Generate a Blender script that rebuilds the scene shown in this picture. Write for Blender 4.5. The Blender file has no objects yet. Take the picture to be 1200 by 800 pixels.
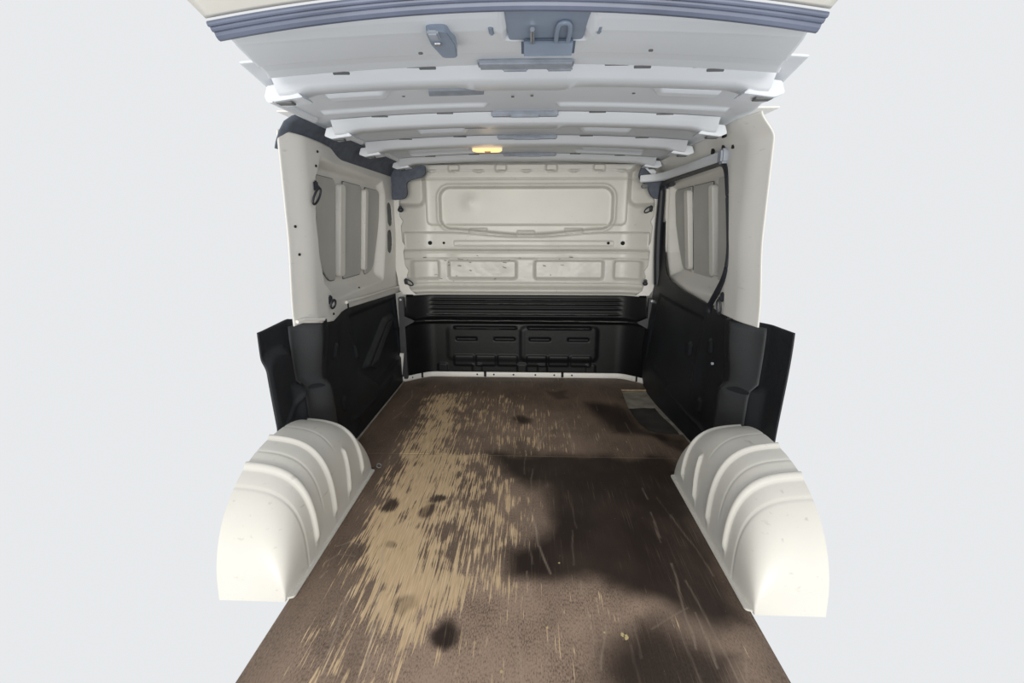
import bpy, bmesh, math, random
import numpy as np
from mathutils import Vector, Matrix, noise as mnoise

# ------------------------------------------------------------------ camera, sky, lamps, exposure
sc = bpy.context.scene
C = sc.collection
EYE = 1.03
cam_d = bpy.data.cameras.new('camera')
cam_d.sensor_width = 36.0
cam_d.lens = 578 / 1200 * 36
cam_d.clip_start = 0.02
cam = bpy.data.objects.new('camera', cam_d)
C.objects.link(cam)
cam.location = (0, 0, EYE)
cam.rotation_euler = (math.radians(90 - 13.43), 0, math.radians(2.12))
sc.camera = cam

world = bpy.data.worlds.new('pale_overcast')
sc.world = world
world.use_nodes = True
bg = world.node_tree.nodes['Background']
bg.inputs['Color'].default_value = (0.805, 0.822, 0.840, 1)
bg.inputs['Strength'].default_value = 1.0

def area(name, loc, target, size, power, col):
    d = bpy.data.lights.new(name, 'AREA')
    d.shape = 'RECTANGLE'; d.size, d.size_y = size
    d.energy = power; d.color = col
    o = bpy.data.objects.new(name, d); C.objects.link(o)
    o.location = loc
    o.rotation_euler = (Vector(target) - Vector(loc)).to_track_quat('-Z', 'Y').to_euler()
    return o
area('fill_lamp_far', (-0.2, -6.0, 1.0), (0, 3.2, 0.9), (3.0, 1.2), 300, (1.0, 0.965, 0.90))  # added fill light far behind the camera, brightens the deep interior
area('fill_lamp_low', (0.0, -2.0, 0.15), (0, 2.2, 1.4), (2.4, 0.7), 26, (0.95, 0.97, 1.0))  # added low fill light, aimed up to brighten the ceiling

sc.view_settings.view_transform = 'Standard'
sc.view_settings.look = 'None'
sc.view_settings.exposure = 0.0
sc.view_settings.gamma = 1.0
sc.view_settings.use_curve_mapping = False

random.seed(4)
rng = np.random.default_rng(7)

# ------------------------------------------------------------------ materials
def mat(name, col, rough=0.5, metal=0.0, vary=0.06, scale=6.0, bump=0.0, bscale=120.0, spec=0.5, col2=None, grime=0.0):
    m = bpy.data.materials.new(name); m.use_nodes = True
    nt = m.node_tree; N = nt.nodes; L = nt.links
    b = N['Principled BSDF']
    b.inputs['Roughness'].default_value = rough
    b.inputs['Metallic'].default_value = metal
    b.inputs['Specular IOR Level'].default_value = spec
    tc = N.new('ShaderNodeTexCoord')
    nz = N.new('ShaderNodeTexNoise'); nz.inputs['Scale'].default_value = scale; nz.inputs['Detail'].default_value = 5
    L.new(tc.outputs['Object'], nz.inputs['Vector'])
    cr = N.new('ShaderNodeValToRGB')
    a = [max(0, c * (1 - vary)) for c in col]; c2 = col2 or [min(1, c * (1 + vary)) for c in col]
    cr.color_ramp.elements[0].position = 0.3; cr.color_ramp.elements[0].color = (*a, 1)
    cr.color_ramp.elements[1].position = 0.72; cr.color_ramp.elements[1].color = (*c2, 1)
    L.new(nz.outputs['Fac'], cr.inputs['Fac'])
    out = cr.outputs['Color']
    if grime > 0:
        n2 = N.new('ShaderNodeTexNoise'); n2.inputs['Scale'].default_value = 38; n2.inputs['Detail'].default_value = 6
        mp = N.new('ShaderNodeMapping'); mp.inputs['Scale'].default_value = (1, 0.35, 1.6)
        L.new(tc.outputs['Object'], mp.inputs['Vector']); L.new(mp.outputs['Vector'], n2.inputs['Vector'])
        r2 = N.new('ShaderNodeValToRGB')
        r2.color_ramp.elements[0].position = 0.66; r2.color_ramp.elements[0].color = (0, 0, 0, 1)
        r2.color_ramp.elements[1].position = 0.78; r2.color_ramp.elements[1].color = (1, 1, 1, 1)
        L.new(n2.outputs['Fac'], r2.inputs['Fac'])
        ml = N.new('ShaderNodeMath'); ml.operation = 'MULTIPLY'; ml.inputs[1].default_value = grime
        L.new(r2.outputs['Color'], ml.inputs[0])
        mx = N.new('ShaderNodeMix'); mx.data_type = 'RGBA'
        L.new(ml.outputs[0], mx.inputs['Factor']); L.new(out, mx.inputs['A'])
        mx.inputs['B'].default_value = (0.12, 0.10, 0.08, 1)
        out = mx.outputs['Result']
    L.new(out, b.inputs['Base Color'])
    if bump > 0:
        nb = N.new('ShaderNodeTexNoise'); nb.inputs['Scale'].default_value = bscale; nb.inputs['Detail'].default_value = 3
        L.new(tc.outputs['Object'], nb.inputs['Vector'])
        bp = N.new('ShaderNodeBump'); bp.inputs['Strength'].default_value = bump; bp.inputs['Distance'].default_value = 0.004
        L.new(nb.outputs['Fac'], bp.inputs['Height']); L.new(bp.outputs['Normal'], b.inputs['Normal'])
    return m

M_WHITE = mat('white_paint', (0.79, 0.775, 0.73), 0.38, vary=0.03, scale=3, bump=0.04, bscale=30, grime=0.25)
M_ROOF = mat('sky_tinted_paint', (0.76, 0.79, 0.825), 0.45, vary=0.03, scale=3, bump=0.05, bscale=18)  # white paint with the cool sky light put into its colour
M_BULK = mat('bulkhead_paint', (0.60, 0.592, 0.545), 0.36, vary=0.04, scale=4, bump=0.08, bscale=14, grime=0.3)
M_PANE = mat('panel_paint', (0.54, 0.535, 0.505), 0.55, vary=0.05, scale=5, bump=0.06, bscale=12)
M_ARCH = mat('arch_paint', (0.68, 0.66, 0.605), 0.42, vary=0.03, scale=5, bump=0.03, bscale=40, grime=0.35)
M_BLACK = mat('black_plastic', (0.0105, 0.0125, 0.016), 0.55, vary=0.35, scale=4, bump=0.25, bscale=300, spec=0.4)
M_COLUMN = mat('column_grey', (0.034, 0.036, 0.039), 0.5, vary=0.2, scale=4, bump=0.25, bscale=300, spec=0.45)  # lighter grey; on the pillar covers it stands for light
M_RUBBER = mat('black_rubber', (0.014, 0.016, 0.022), 0.5, vary=0.3, scale=12, bump=0.1)
M_SEAL = mat('tail_seal_rubber', (0.12, 0.14, 0.20), 0.35, vary=0.2, scale=9)
M_FELT = mat('dark_grey_felt', (0.10, 0.115, 0.145), 0.85, vary=0.2, scale=30, bump=0.4, bscale=200)
M_GREYPL = mat('grey_blue_plastic', (0.24, 0.29, 0.37), 0.45, vary=0.1, scale=12)
M_SLOT = mat('slot_grey', (0.15, 0.155, 0.155), 0.8, vary=0.2, scale=20)
M_PAD = mat('pad_grey', (0.34, 0.37, 0.42), 0.8, vary=0.15, scale=30, bump=0.3)
M_STEEL = mat('bright_steel', (0.62, 0.63, 0.66), 0.25, metal=0.9, vary=0.1, scale=30)
M_PAN = mat('dirty_steel_floor', (0.30, 0.275, 0.235), 0.6, vary=0.2, scale=14, bump=0.1, bscale=40, grime=0.5, col2=(0.52, 0.48, 0.41))
M_DIRT = mat('dirt_film', (0.050, 0.047, 0.042), 0.6, vary=0.5, scale=9, bump=0.1, bscale=60)
M_DARK = mat('dark_hole', (0.012, 0.012, 0.012), 0.9)
M_CREAM = mat('tailgate_paint', (0.75, 0.73, 0.66), 0.35, vary=0.03)
M_EDGE = mat('raw_ply_edge', (0.30, 0.22, 0.14), 0.8, vary=0.3, scale=40)

def lamp_mat():
    m = bpy.data.materials.new('amber_lens'); m.use_nodes = True
    b = m.node_tree.nodes['Principled BSDF']
    nt = m.node_tree
    tc = nt.nodes.new('ShaderNodeTexCoord'); nz = nt.nodes.new('ShaderNodeTexNoise'); nz.inputs['Scale'].default_value = 14
    cr = nt.nodes.new('ShaderNodeValToRGB')
    cr.color_ramp.elements[0].color = (1.0, 0.55, 0.16, 1); cr.color_ramp.elements[1].color = (1.0, 0.74, 0.36, 1)
    nt.links.new(tc.outputs['Object'], nz.inputs['Vector']); nt.links.new(nz.outputs['Fac'], cr.inputs['Fac'])
    nt.links.new(cr.outputs['Color'], b.inputs['Base Color']); nt.links.new(cr.outputs['Color'], b.inputs['Emission Color'])
    b.inputs['Emission Strength'].default_value = 1.1
    return m
M_LENS = lamp_mat()

# ------------------------------------------------------------------ helpers
def link(name, me, m, parent=None):
    o = bpy.data.objects.new(name, me)
    if m is not None and not me.materials:
        me.materials.append(m)
    C.objects.link(o)
    if parent is not None:
        o.parent = parent
    return o

def shade(me, smooth=True, angle=None):
    me.polygons.foreach_set('use_smooth', [smooth] * len(me.polygons))
    if smooth and angle:
        try:
            me.set_sharp_from_angle(angle=math.radians(angle))
        except Exception:
            pass

def tag(o, label, cat, group=None):
    o['label'] = label; o['category'] = cat
    if group: o['group'] = group
    return o

def structure(o):
    o['kind'] = 'structure'
    return o

def empty(name, loc=(0, 0, 0)):
    o = bpy.data.objects.new(name, None); C.objects.link(o)
    o.location = loc; o.empty_display_size = 0.05
    return o

def ss(a, b, x):
    t = np.clip((x - a) / (b - a), 0, 1)
    return t * t * (3 - 2 * t)

def bumpf(x, c, w, s):
    """plateau of half width w around c with soft shoulders s"""
    return ss(-s, 0, w - np.abs(x - c))

def rr(x, y, cx, cy, hx, hy, r):
    """signed distance to a rounded rectangle, negative inside"""
    qx = np.abs(x - cx) - hx + r; qy = np.abs(y - cy) - hy + r
    return np.hypot(np.maximum(qx, 0), np.maximum(qy, 0)) + np.minimum(np.maximum(qx, qy), 0) - r

def poly_sd(x, y, pts):
    """signed distance to a polygon, negative inside"""
    d = np.full(x.shape, 1e9); inside = np.zeros(x.shape, bool)
    n = len(pts)
    for i in range(n):
        ax, ay = pts[i]; bx, by = pts[(i + 1) % n]
        ex, ey = bx - ax, by - ay
        t = np.clip(((x - ax) * ex + (y - ay) * ey) / (ex * ex + ey * ey + 1e-12), 0, 1)
        d = np.minimum(d, np.hypot(x - ax - t * ex, y - ay - t * ey))
        c = (ay > y) != (by > y)
        with np.errstate(divide='ignore', invalid='ignore'):
            xi = ax + (y - ay) * ex / (ey if abs(ey) > 1e-12 else 1e-12)
        inside ^= c & (x < xi)
    return np.where(inside, -d, d)

def seg_d(x, y, a, b):
    ex, ey = b[0] - a[0], b[1] - a[1]
    t = np.clip(((x - a[0]) * ex + (y - a[1]) * ey) / (ex * ex + ey * ey + 1e-12), 0, 1)
    return np.hypot(x - a[0] - t * ex, y - a[1] - t * ey)

def vnoise(x, y, seed=0):
    """smooth value noise 0..1 on numpy arrays"""
    xi = np.floor(x).astype(np.int64); yi = np.floor(y).astype(np.int64)
    fx = x - xi; fy = y - yi
    fx = fx * fx * (3 - 2 * fx); fy = fy * fy * (3 - 2 * fy)
    def h(a, b):
        n = (a * 374761393 + b * 668265263 + seed * 1442695041) & 0xffffffff
        n = ((n ^ (n >> 13)) * 1274126177) & 0xffffffff
        return ((n ^ (n >> 16)) & 0xffff) / 65535.0
    return (h(xi, yi) * (1 - fx) + h(xi + 1, yi) * fx) * (1 - fy) + (h(xi, yi + 1) * (1 - fx) + h(xi + 1, yi + 1) * fx) * fy

def fbm(x, y, seed=0, o=4):
    s = 0; a = 0.5; f = 1.0
    for k in range(o):
        s = s + a * vnoise(x * f, y * f, seed + k); a *= 0.5; f *= 2.03
    return s / (1 - 0.5 ** o)

def grid_mesh(name, X, Y, Z, flip=False, keep=None):
    """mesh from three (nu,nv) arrays; keep is a (nu-1,nv-1) face mask"""
    nu, nv = X.shape
    co = np.stack([X, Y, Z], -1).reshape(-1, 3).astype(np.float32)
    idx = np.arange(nu * nv).reshape(nu, nv)
    q = np.stack([idx[:-1, :-1], idx[1:, :-1], idx[1:, 1:], idx[:-1, 1:]], -1)
    q = q[keep] if keep is not None else q.reshape(-1, 4)
    if flip: q = q[:, ::-1]
    used = np.unique(q); remap = np.full(nu * nv, -1); remap[used] = np.arange(len(used))
    q = remap[q]; co = co[used]
    me = bpy.data.meshes.new(name)
    me.vertices.add(len(co)); me.vertices.foreach_set('co', co.ravel())
    me.loops.add(q.size); me.loops.foreach_set('vertex_index', q.ravel().astype(np.int32))
    me.polygons.add(len(q)); me.polygons.foreach_set('loop_start', np.arange(0, q.size, 4, dtype=np.int32))
    me.update(calc_edges=True)
    shade(me)
    return me, used

def sheet(name, X, Y, Z, m, parent=None, flip=False, keep=None, thick=0.0):
    me, used = grid_mesh(name, X, Y, Z, flip, keep)
    o = link(name, me, m, parent)
    if thick:
        md = o.modifiers.new('thickness', 'SOLIDIFY'); md.thickness = thick; md.offset = -1
    return o

def bm_obj(name, bm, m, parent=None, smooth=True, angle=35):
    me = bpy.data.meshes.new(name); bm.normal_update(); bm.to_mesh(me); bm.free()
    shade(me, smooth, angle)
    return link(name, me, m, parent)

def box_bm(c, s, bevel=0.0, rot=None, seg=2, bm=None):
    own = bmesh.new()
    bmesh.ops.create_cube(own, size=1)
    bmesh.ops.scale(own, vec=s, verts=own.verts)
    if bevel:
        bmesh.ops.bevel(own, geom=own.edges[:], offset=bevel, segments=seg, affect='EDGES')
    if rot is not None:
        bmesh.ops.rotate(own, matrix=rot, verts=own.verts)
    bmesh.ops.translate(own, vec=c, verts=own.verts)
    if bm is None: return own
    me = bpy.data.meshes.new('tmp'); own.to_mesh(me); own.free(); bm.from_mesh(me); bpy.data.meshes.remove(me)
    return bm

def prism_bm(pts, axis, a, b, bevel=0.0, shear=None):
    """polygon extruded along an axis from a to b. pts are the two other coordinates in order"""
    bm = bmesh.new()
    def P(p, t):
        if axis == 'x': return (t, p[0], p[1])
        if axis == 'y': return (p[0], t, p[1])
        return (p[0], p[1], t)
    va = [bm.verts.new(P(p, a)) for p in pts]; vb = [bm.verts.new(P(p, b)) for p in pts]
    n = len(pts)
    bm.faces.new(va[::-1]); bm.faces.new(vb)
    for i in range(n): bm.faces.new((va[i], va[(i + 1) % n], vb[(i + 1) % n], vb[i]))
    bmesh.ops.recalc_face_normals(bm, faces=bm.faces[:])
    if bevel:
        bmesh.ops.bevel(bm, geom=bm.edges[:], offset=bevel, segments=2, affect='EDGES', clamp_overlap=True)
    return bm

def round_poly(pts, r, n=4):
    out = []
    k = len(pts)
    for i in range(k):
        p = Vector(pts[i]); a = Vector(pts[i - 1]); b = Vector(pts[(i + 1) % k])
        ra = r[i] if isinstance(r, (list, tuple)) else r
        ra = min(ra, (a - p).length * 0.48, (b - p).length * 0.48)
        s = p + (a - p).normalized() * ra; e = p + (b - p).normalized() * ra
        for j in range(n + 1):
            t = j / n
            out.append(tuple(s * (1 - t) ** 2 + p * 2 * t * (1 - t) + e * t * t))
    return out

def smooth_path(pts, n=6, closed=False):
    P = [Vector(p) for p in pts]; k = len(P); out = []
    rngi = range(k) if closed else range(k - 1)
    for i in rngi:
        p1, p2 = P[i], P[(i + 1) % k]
        p0 = P[i - 1] if (closed or i > 0) else p1
        p3 = P[(i + 2) % k] if (closed or i + 2 < k) else p2
        for j in range(n):
            t = j / n
            out.append(0.5 * ((2 * p1) + (p2 - p0) * t + (2 * p0 - 5 * p1 + 4 * p2 - p3) * t * t + (3 * p1 - p0 - 3 * p2 + p3) * t ** 3))
    if not closed: out.append(P[-1])
    return out

def tube_bm(path, rad, sides=10, closed=False, flat=(1, 1), up=Vector((0, 0, 1)), bm=None, cap=True):
    bm = bm or bmesh.new()
    n = len(path); rings = []
    for i, p in enumerate(path):
        a = path[i - 1] if (closed or i > 0) else p
        b = path[(i + 1) % n] if (closed or i < n - 1) else p
        t = (b - a).normalized()
        u = up if abs(t.dot(up)) < 0.95 else Vector((1, 0, 0))
        s = t.cross(u).normalized(); v = s.cross(t).normalized()
        r = rad(i / max(1, n - 1)) if callable(rad) else rad
        rings.append([bm.verts.new(p + s * math.cos(2 * math.pi * k / sides) * r * flat[0] + v * math.sin(2 * math.pi * k / sides) * r * flat[1]) for k in range(sides)])
    for i in range(n if closed else n - 1):
        A = rings[i]; B = rings[(i + 1) % n]
        for k in range(sides):
            bm.faces.new((A[k], A[(k + 1) % sides], B[(k + 1) % sides], B[k]))
    if not closed and cap:
        bm.faces.new(rings[0][::-1]); bm.faces.new(rings[-1])
    bmesh.ops.recalc_face_normals(bm, faces=bm.faces[:])
    return bm

def cyl_bm(c, d, r, h, sides=20, bevel=0.0, r2=None):
    """cylinder whose base centre is c, running h along d"""
    bm = bmesh.new()
    bmesh.ops.create_cone(bm, cap_ends=True, segments=sides, radius1=r, radius2=r if r2 is None else r2, depth=h)
    if bevel:
        ed = [e for e in bm.edges if len(e.link_faces) == 2 and any(len(f.verts) > 4 for f in e.link_faces)]
        bmesh.ops.bevel(bm, geom=ed, offset=bevel, segments=2, affect='EDGES')
    q = Vector(d).normalized().to_track_quat('Z', 'Y').to_matrix()
    bmesh.ops.rotate(bm, matrix=q, verts=bm.verts)
    bmesh.ops.translate(bm, vec=Vector(c) + Vector(d).normalized() * h / 2, verts=bm.verts)
    return bm

X0 = -0.032          # centre line of the van
YB = 3.29            # bulkhead
CUT = 1.75           # the side walls are modelled from here forward

# ------------------------------------------------------------------ floor: steel pan and two plywood boards
pan = structure(bm_obj('floor', prism_bm([(X0 - 0.65, 0.77), (X0 + 0.65, 0.77), (X0 + 0.65, 1.75), (X0 + 0.88, 1.75), (X0 + 0.88, 3.36), (X0 - 0.88, 3.36), (X0 - 0.88, 1.75), (X0 - 0.65, 1.75)], 'z', -0.055, -0.015), M_PAN, smooth=False))

def ply_material():
    m = bpy.data.materials.new('worn_film_plywood'); m.use_nodes = True
    nt = m.node_tree; N = nt.nodes; L = nt.links; b = N['Principled BSDF']
    def node(t, **k):
        n = N.new(t)
        for a, v in k.items(): setattr(n, a, v)
        return n
    def math_(op, a, b_=None, clamp=False):
        n = node('ShaderNodeMath', operation=op, use_clamp=clamp)
        for i, v in enumerate((a, b_)):
            if v is None: continue
            if isinstance(v, (int, float)): n.inputs[i].default_value = v
            else: L.new(v, n.inputs[i])
        return n.outputs[0]
    def mix(f, a, c):
        n = node('ShaderNodeMix', data_type='RGBA')
        if isinstance(f, (int, float)): n.inputs['Factor'].default_value = f
        else: L.new(f, n.inputs['Factor'])
        for s, v in (('A', a), ('B', c)):
            if isinstance(v, tuple): n.inputs[s].default_value = (*v, 1)
            else: L.new(v, n.inputs[s])
        return n.outputs['Result']
    def rmp(v, a, c):
        n = node('ShaderNodeMapRange', interpolation_type='SMOOTHSTEP')
        L.new(v, n.inputs['Value']); n.inputs['From Min'].default_value = a; n.inputs['From Max'].default_value = c
        return n.outputs['Result']
    tc = node('ShaderNodeTexCoord')
    def noise(sx, sy, detail=4, rot=0.0, dist=0.0):
        mp = node('ShaderNodeMapping'); mp.inputs['Scale'].default_value = (sx, sy, 1); mp.inputs['Rotation'].default_value = (0, 0, rot)
        L.new(tc.outputs['Object'], mp.inputs['Vector'])
        n = node('ShaderNodeTexNoise'); n.inputs['Scale'].default_value = 1; n.inputs['Detail'].default_value = detail
        n.inputs['Distortion'].default_value = dist
        L.new(mp.outputs['Vector'], n.inputs['Vector'])
        return n.outputs['Fac']
    att = node('ShaderNodeAttribute', attribute_name='masks')
    sep = node('ShaderNodeSeparateColor'); L.new(att.outputs['Color'], sep.inputs['Color'])
    wear, stain, dust = sep.outputs['Red'], sep.outputs['Green'], sep.outputs['Blue']
    scr = att.outputs['Alpha']
    # brown film with a little mottling and fine lengthwise texture
    mott = noise(7, 4, 6)
    fine = noise(260, 14, 3, 0.05)
    base = mix(rmp(mott, 0.3, 0.7), (0.070, 0.049, 0.037), (0.118, 0.084, 0.063))
    base = mix(math_('MULTIPLY', rmp(fine, 0.45, 0.75), 0.5), base, (0.20, 0.145, 0.108))
    # dusty, rubbed grey-pink haze of the film
    speck = noise(330, 110, 4)
    dm = math_('MULTIPLY', dust, rmp(math_('ADD', speck, math_('MULTIPLY', mott, 0.5)), 0.40, 0.90), True)
    base = mix(dm, base, (0.42, 0.30, 0.222))
    # hairline rub marks running along the boards
    hl = noise(430, 4.0, 2, 0.04); pt = noise(6, 5, 3)
    hm = math_('MULTIPLY', rmp(hl, 0.60, 0.70), rmp(pt, 0.38, 0.62))
    base = mix(math_('MULTIPLY', hm, 0.55), base, (0.46, 0.35, 0.26))
    # worn-through streaks showing the bare wood
    s1 = noise(150, 5.5, 3, 0.06, 0.35); s2 = noise(340, 11, 3, 0.05)
    st = math_('ADD', math_('MULTIPLY', s1, 0.7), math_('MULTIPLY', s2, 0.3))
    wv = math_('ADD', math_('MULTIPLY', math_('SUBTRACT', st, 0.5), 1.9), wear)
    brk = noise(17, 11, 4)
    wv = math_('ADD', wv, math_('MULTIPLY', math_('SUBTRACT', brk, 0.5), 0.8))
    wm = rmp(wv, 0.34, 0.50)
    tan = mix(rmp(s2, 0.35, 0.7), (0.60, 0.43, 0.25), (0.78, 0.585, 0.37))
    base = mix(wm, base, tan)
    # dark wet-looking stains
    stn = math_('MULTIPLY', stain, math_('SUBTRACT', 0.96, math_('MULTIPLY', hm, 0.35)), True)
    base = mix(stn, base, (0.021, 0.0125, 0.0095))
    # single pale scratches
    base = mix(math_('MULTIPLY', scr, 0.62, True), base, (0.50, 0.40, 0.31))
    # scattered tiny crumbs of light dirt
    cr = noise(130, 110, 2)
    base = mix(math_('MULTIPLY', rmp(cr, 0.755, 0.79), 0.6), base, (0.5, 0.45, 0.38))
    L.new(base, b.inputs['Base Color'])
    ro = math_('ADD', 0.50, math_('MULTIPLY', wm, 0.30)); ro = math_('ADD', ro, math_('MULTIPLY', dm, 0.12))
    L.new(ro, b.inputs['Roughness'])
    b.inputs['Specular IOR Level'].default_value = 0.25
    bp = node('ShaderNodeBump'); bp.inputs['Strength'].default_value = 0.25; bp.inputs['Distance'].default_value = 0.002
    L.new(math_('SUBTRACT', st, math_('MULTIPLY', wm, 0.4)), bp.inputs['Height']); L.new(bp.outputs['Normal'], b.inputs['Normal'])
    return m
M_PLY = ply_material()

# worn areas of the front and of the rear board: polygon, soft edge, strength
WEAR_FRONT = [
    ([(-0.62, 2.30), (-0.02, 2.30), (0.02, 1.45), (-0.06, 1.22), (-0.36, 1.10), (-0.58, 1.35), (-0.61, 1.6)], 0.12, 0.37),
    ([(-0.58, 2.30), (-0.32, 2.30), (-0.32, 1.60), (-0.38, 1.30), (-0.50, 1.34), (-0.55, 1.62)], 0.08, 0.24),
    ([(-0.56, 1.52), (-0.34, 1.48), (-0.32, 1.34), (-0.42, 1.26), (-0.53, 1.34)], 0.06, 0.13),
    ([(-0.58, 1.30), (-0.22, 1.30), (-0.30, 0.70), (-0.58, 0.70)], 0.10, 0.24),
    ([(-0.35, 1.25), (0.26, 1.25), (0.30, 0.70), (-0.35, 0.70)], 0.14, 0.14),
]
WEAR_REAR = [
    ([(-0.61, 1.80), (-0.37, 1.80), (-0.40, 2.40), (-0.45, 2.90), (-0.62, 2.88), (-0.62, 2.4)], 0.09, 0.27),
    ([(-0.62, 1.80), (0.18, 1.80), (0.12, 2.60), (-0.10, 2.92), (-0.62, 3.00)], 0.14, 0.28),
    ([(0.10, 1.80), (0.50, 1.80), (0.40, 2.5), (0.10, 2.6)], 0.14, 0.12),
]
STAIN = [
    ([(-0.20, 2.09), (0.63, 2.06), (0.66, 1.86), (0.60, 1.52), (0.58, 1.13), (0.50, 1.12), (0.31, 1.20), (0.18, 1.27), (-0.04, 1.27), (-0.06, 1.37), (0.09, 1.55), (0.06, 1.80), (-0.10, 1.93)], 0.05, 0.95),
    ([(0.34, 2.82), (0.56, 2.72), (0.60, 2.42), (0.66, 2.30), (0.44, 2.36), (0.36, 2.60)], 0.05, 0.95),
    ([(0.30, 1.12), (0.38, 1.08), (0.50, 1.00), (0.42, 0.86), (0.18, 0.86), (0.18, 0.95)], 0.05, 0.85),
    ([(0.62, 2.34), (0.76, 2.30), (0.74, 2.16), (0.66, 2.22)], 0.03, 0.7),
    ([(0.10, 2.98), (0.24, 2.98), (0.24, 2.86), (0.17, 2.84)], 0.025, 0.6),
]
SPOTS = [(-0.028, 2.49, 0.050, 0.9), (-0.215, 1.078, 0.042, 0.95), (-0.355, 1.66, 0.030, 0.75), (-0.37, 1.60, 0.026, 0.6), (-0.52, 1.67, 0.032, 0.75), (-0.46, 1.40, 0.02, 0.4), (-0.34, 1.19, 0.03, 0.35)]
DUST = [
    ([(-0.20, 1.30), (0.20, 1.24), (0.34, 1.14), (0.20, 1.00), (0.12, 0.76), (-0.34, 0.76), (-0.30, 1.1)], 0.12, 0.75),
    ([(-0.62, 1.2), (-0.1, 1.2), (-0.1, 0.76), (-0.66, 0.76)], 0.15, 0.50),
    ([(0.26, 1.26), (0.36, 1.28), (0.42, 1.18), (0.30, 1.14)], 0.05, 0.5),
    ([(0.30, 1.0), (0.56, 1.12), (0.58, 0.76), (0.34, 0.76)], 0.08, 0.35),
    ([(-0.10, 1.95), (0.06, 1.80), (0.09, 1.55), (-0.04, 1.40), (-0.2, 1.5)], 0.10, 0.40),
    ([(-0.36, 2.10), (0.28, 2.10), (0.26, 2.60), (-0.36, 2.8)], 0.15, 0.35),
    ([(-0.09, 1.20), (0.0, 1.22), (0.0, 1.12), (-0.08, 1.10)], 0.04, 0.45),
    ([(-0.14, 0.98), (0.04, 1.00), (0.04, 0.86), (-0.14, 0.86)], 0.05, 0.4),
]
SCR = [((0.015, 1.617), (0.037, 1.421), .0035), ((0.037, 1.421), (0.068, 1.292), .003), ((0.156, 1.266), (0.167, 1.106), .0025), ((0.167, 1.106), (0.165, 1.0), .002),
       ((0.208, 1.107), (0.177, 0.964), .0025), ((-0.48, 0.929), (-0.515, 1.206), .003), ((-0.376, 0.933), (-0.472, 1.402), .003), ((-0.385, 0.85), (-0.40, 1.15), .0025),
       ((0.448, 1.353), (0.421, 1.034), .0025), ((0.472, 1.278), (0.489, 0.942), .002), ((0.451, 1.634), (0.449, 1.482), .002),
       ((0.041, 2.123), (0.060, 2.24), .006), ((0.060, 2.24), (0.087, 2.317), .005), ((0.087, 2.317), (0.185, 2.522), .003),
       ((-0.740, 2.95), (-0.715, 2.80), .004), ((-0.715, 2.80), (-0.735, 2.66), .004), ((-0.72, 2.58), (-0.74, 2.48), .004), ((-0.76, 3.02), (-0.66, 2.98), .003),
       ((-0.626, 1.397), (-0.590, 1.425), .003), ((-0.590, 1.425), (-0.545, 1.405), .0025), ((-0.635, 1.32), (-0.610, 1.36), .0025), ((-0.61, 1.36), (-0.55, 1.35), .002), ((-0.62, 1.25), (-0.61, 1.28), .003),
       ((0.323, 1.092), (0.442, 1.17), .0018), ((-0.03, 1.10), (-0.012, 0.93), .0025), ((0.0, 1.30), (0.005, 1.2), .002), ((-0.10, 2.7), (-0.06, 2.45), .003), ((0.20, 2.46), (0.21, 2.10), .003), ((0.02, 1.95), (0.0, 1.55), .002),
       ((0.52, 1.62), (0.56, 1.30), .002), ((0.55, 1.05), (0.49, 0.90), .002), ((0.46, 1.06), (0.455, 0.98), .003), ((-0.30, 0.93), (-0.12, 0.94), .0012), ((-0.55, 1.0), (-0.40, 0.99), .0012)]
for k in range(70):   # the many short hairline scratches along the boards
    x = rng.uniform(-0.62, 0.55); y = rng.uniform(0.85, 3.1); l = rng.uniform(0.05, 0.28); a = rng.normal(0, 0.09)
    SCR.append(((x, y), (x + l * math.sin(a), y + l * math.cos(a)), rng.uniform(0.0010, 0.0022)))

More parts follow.
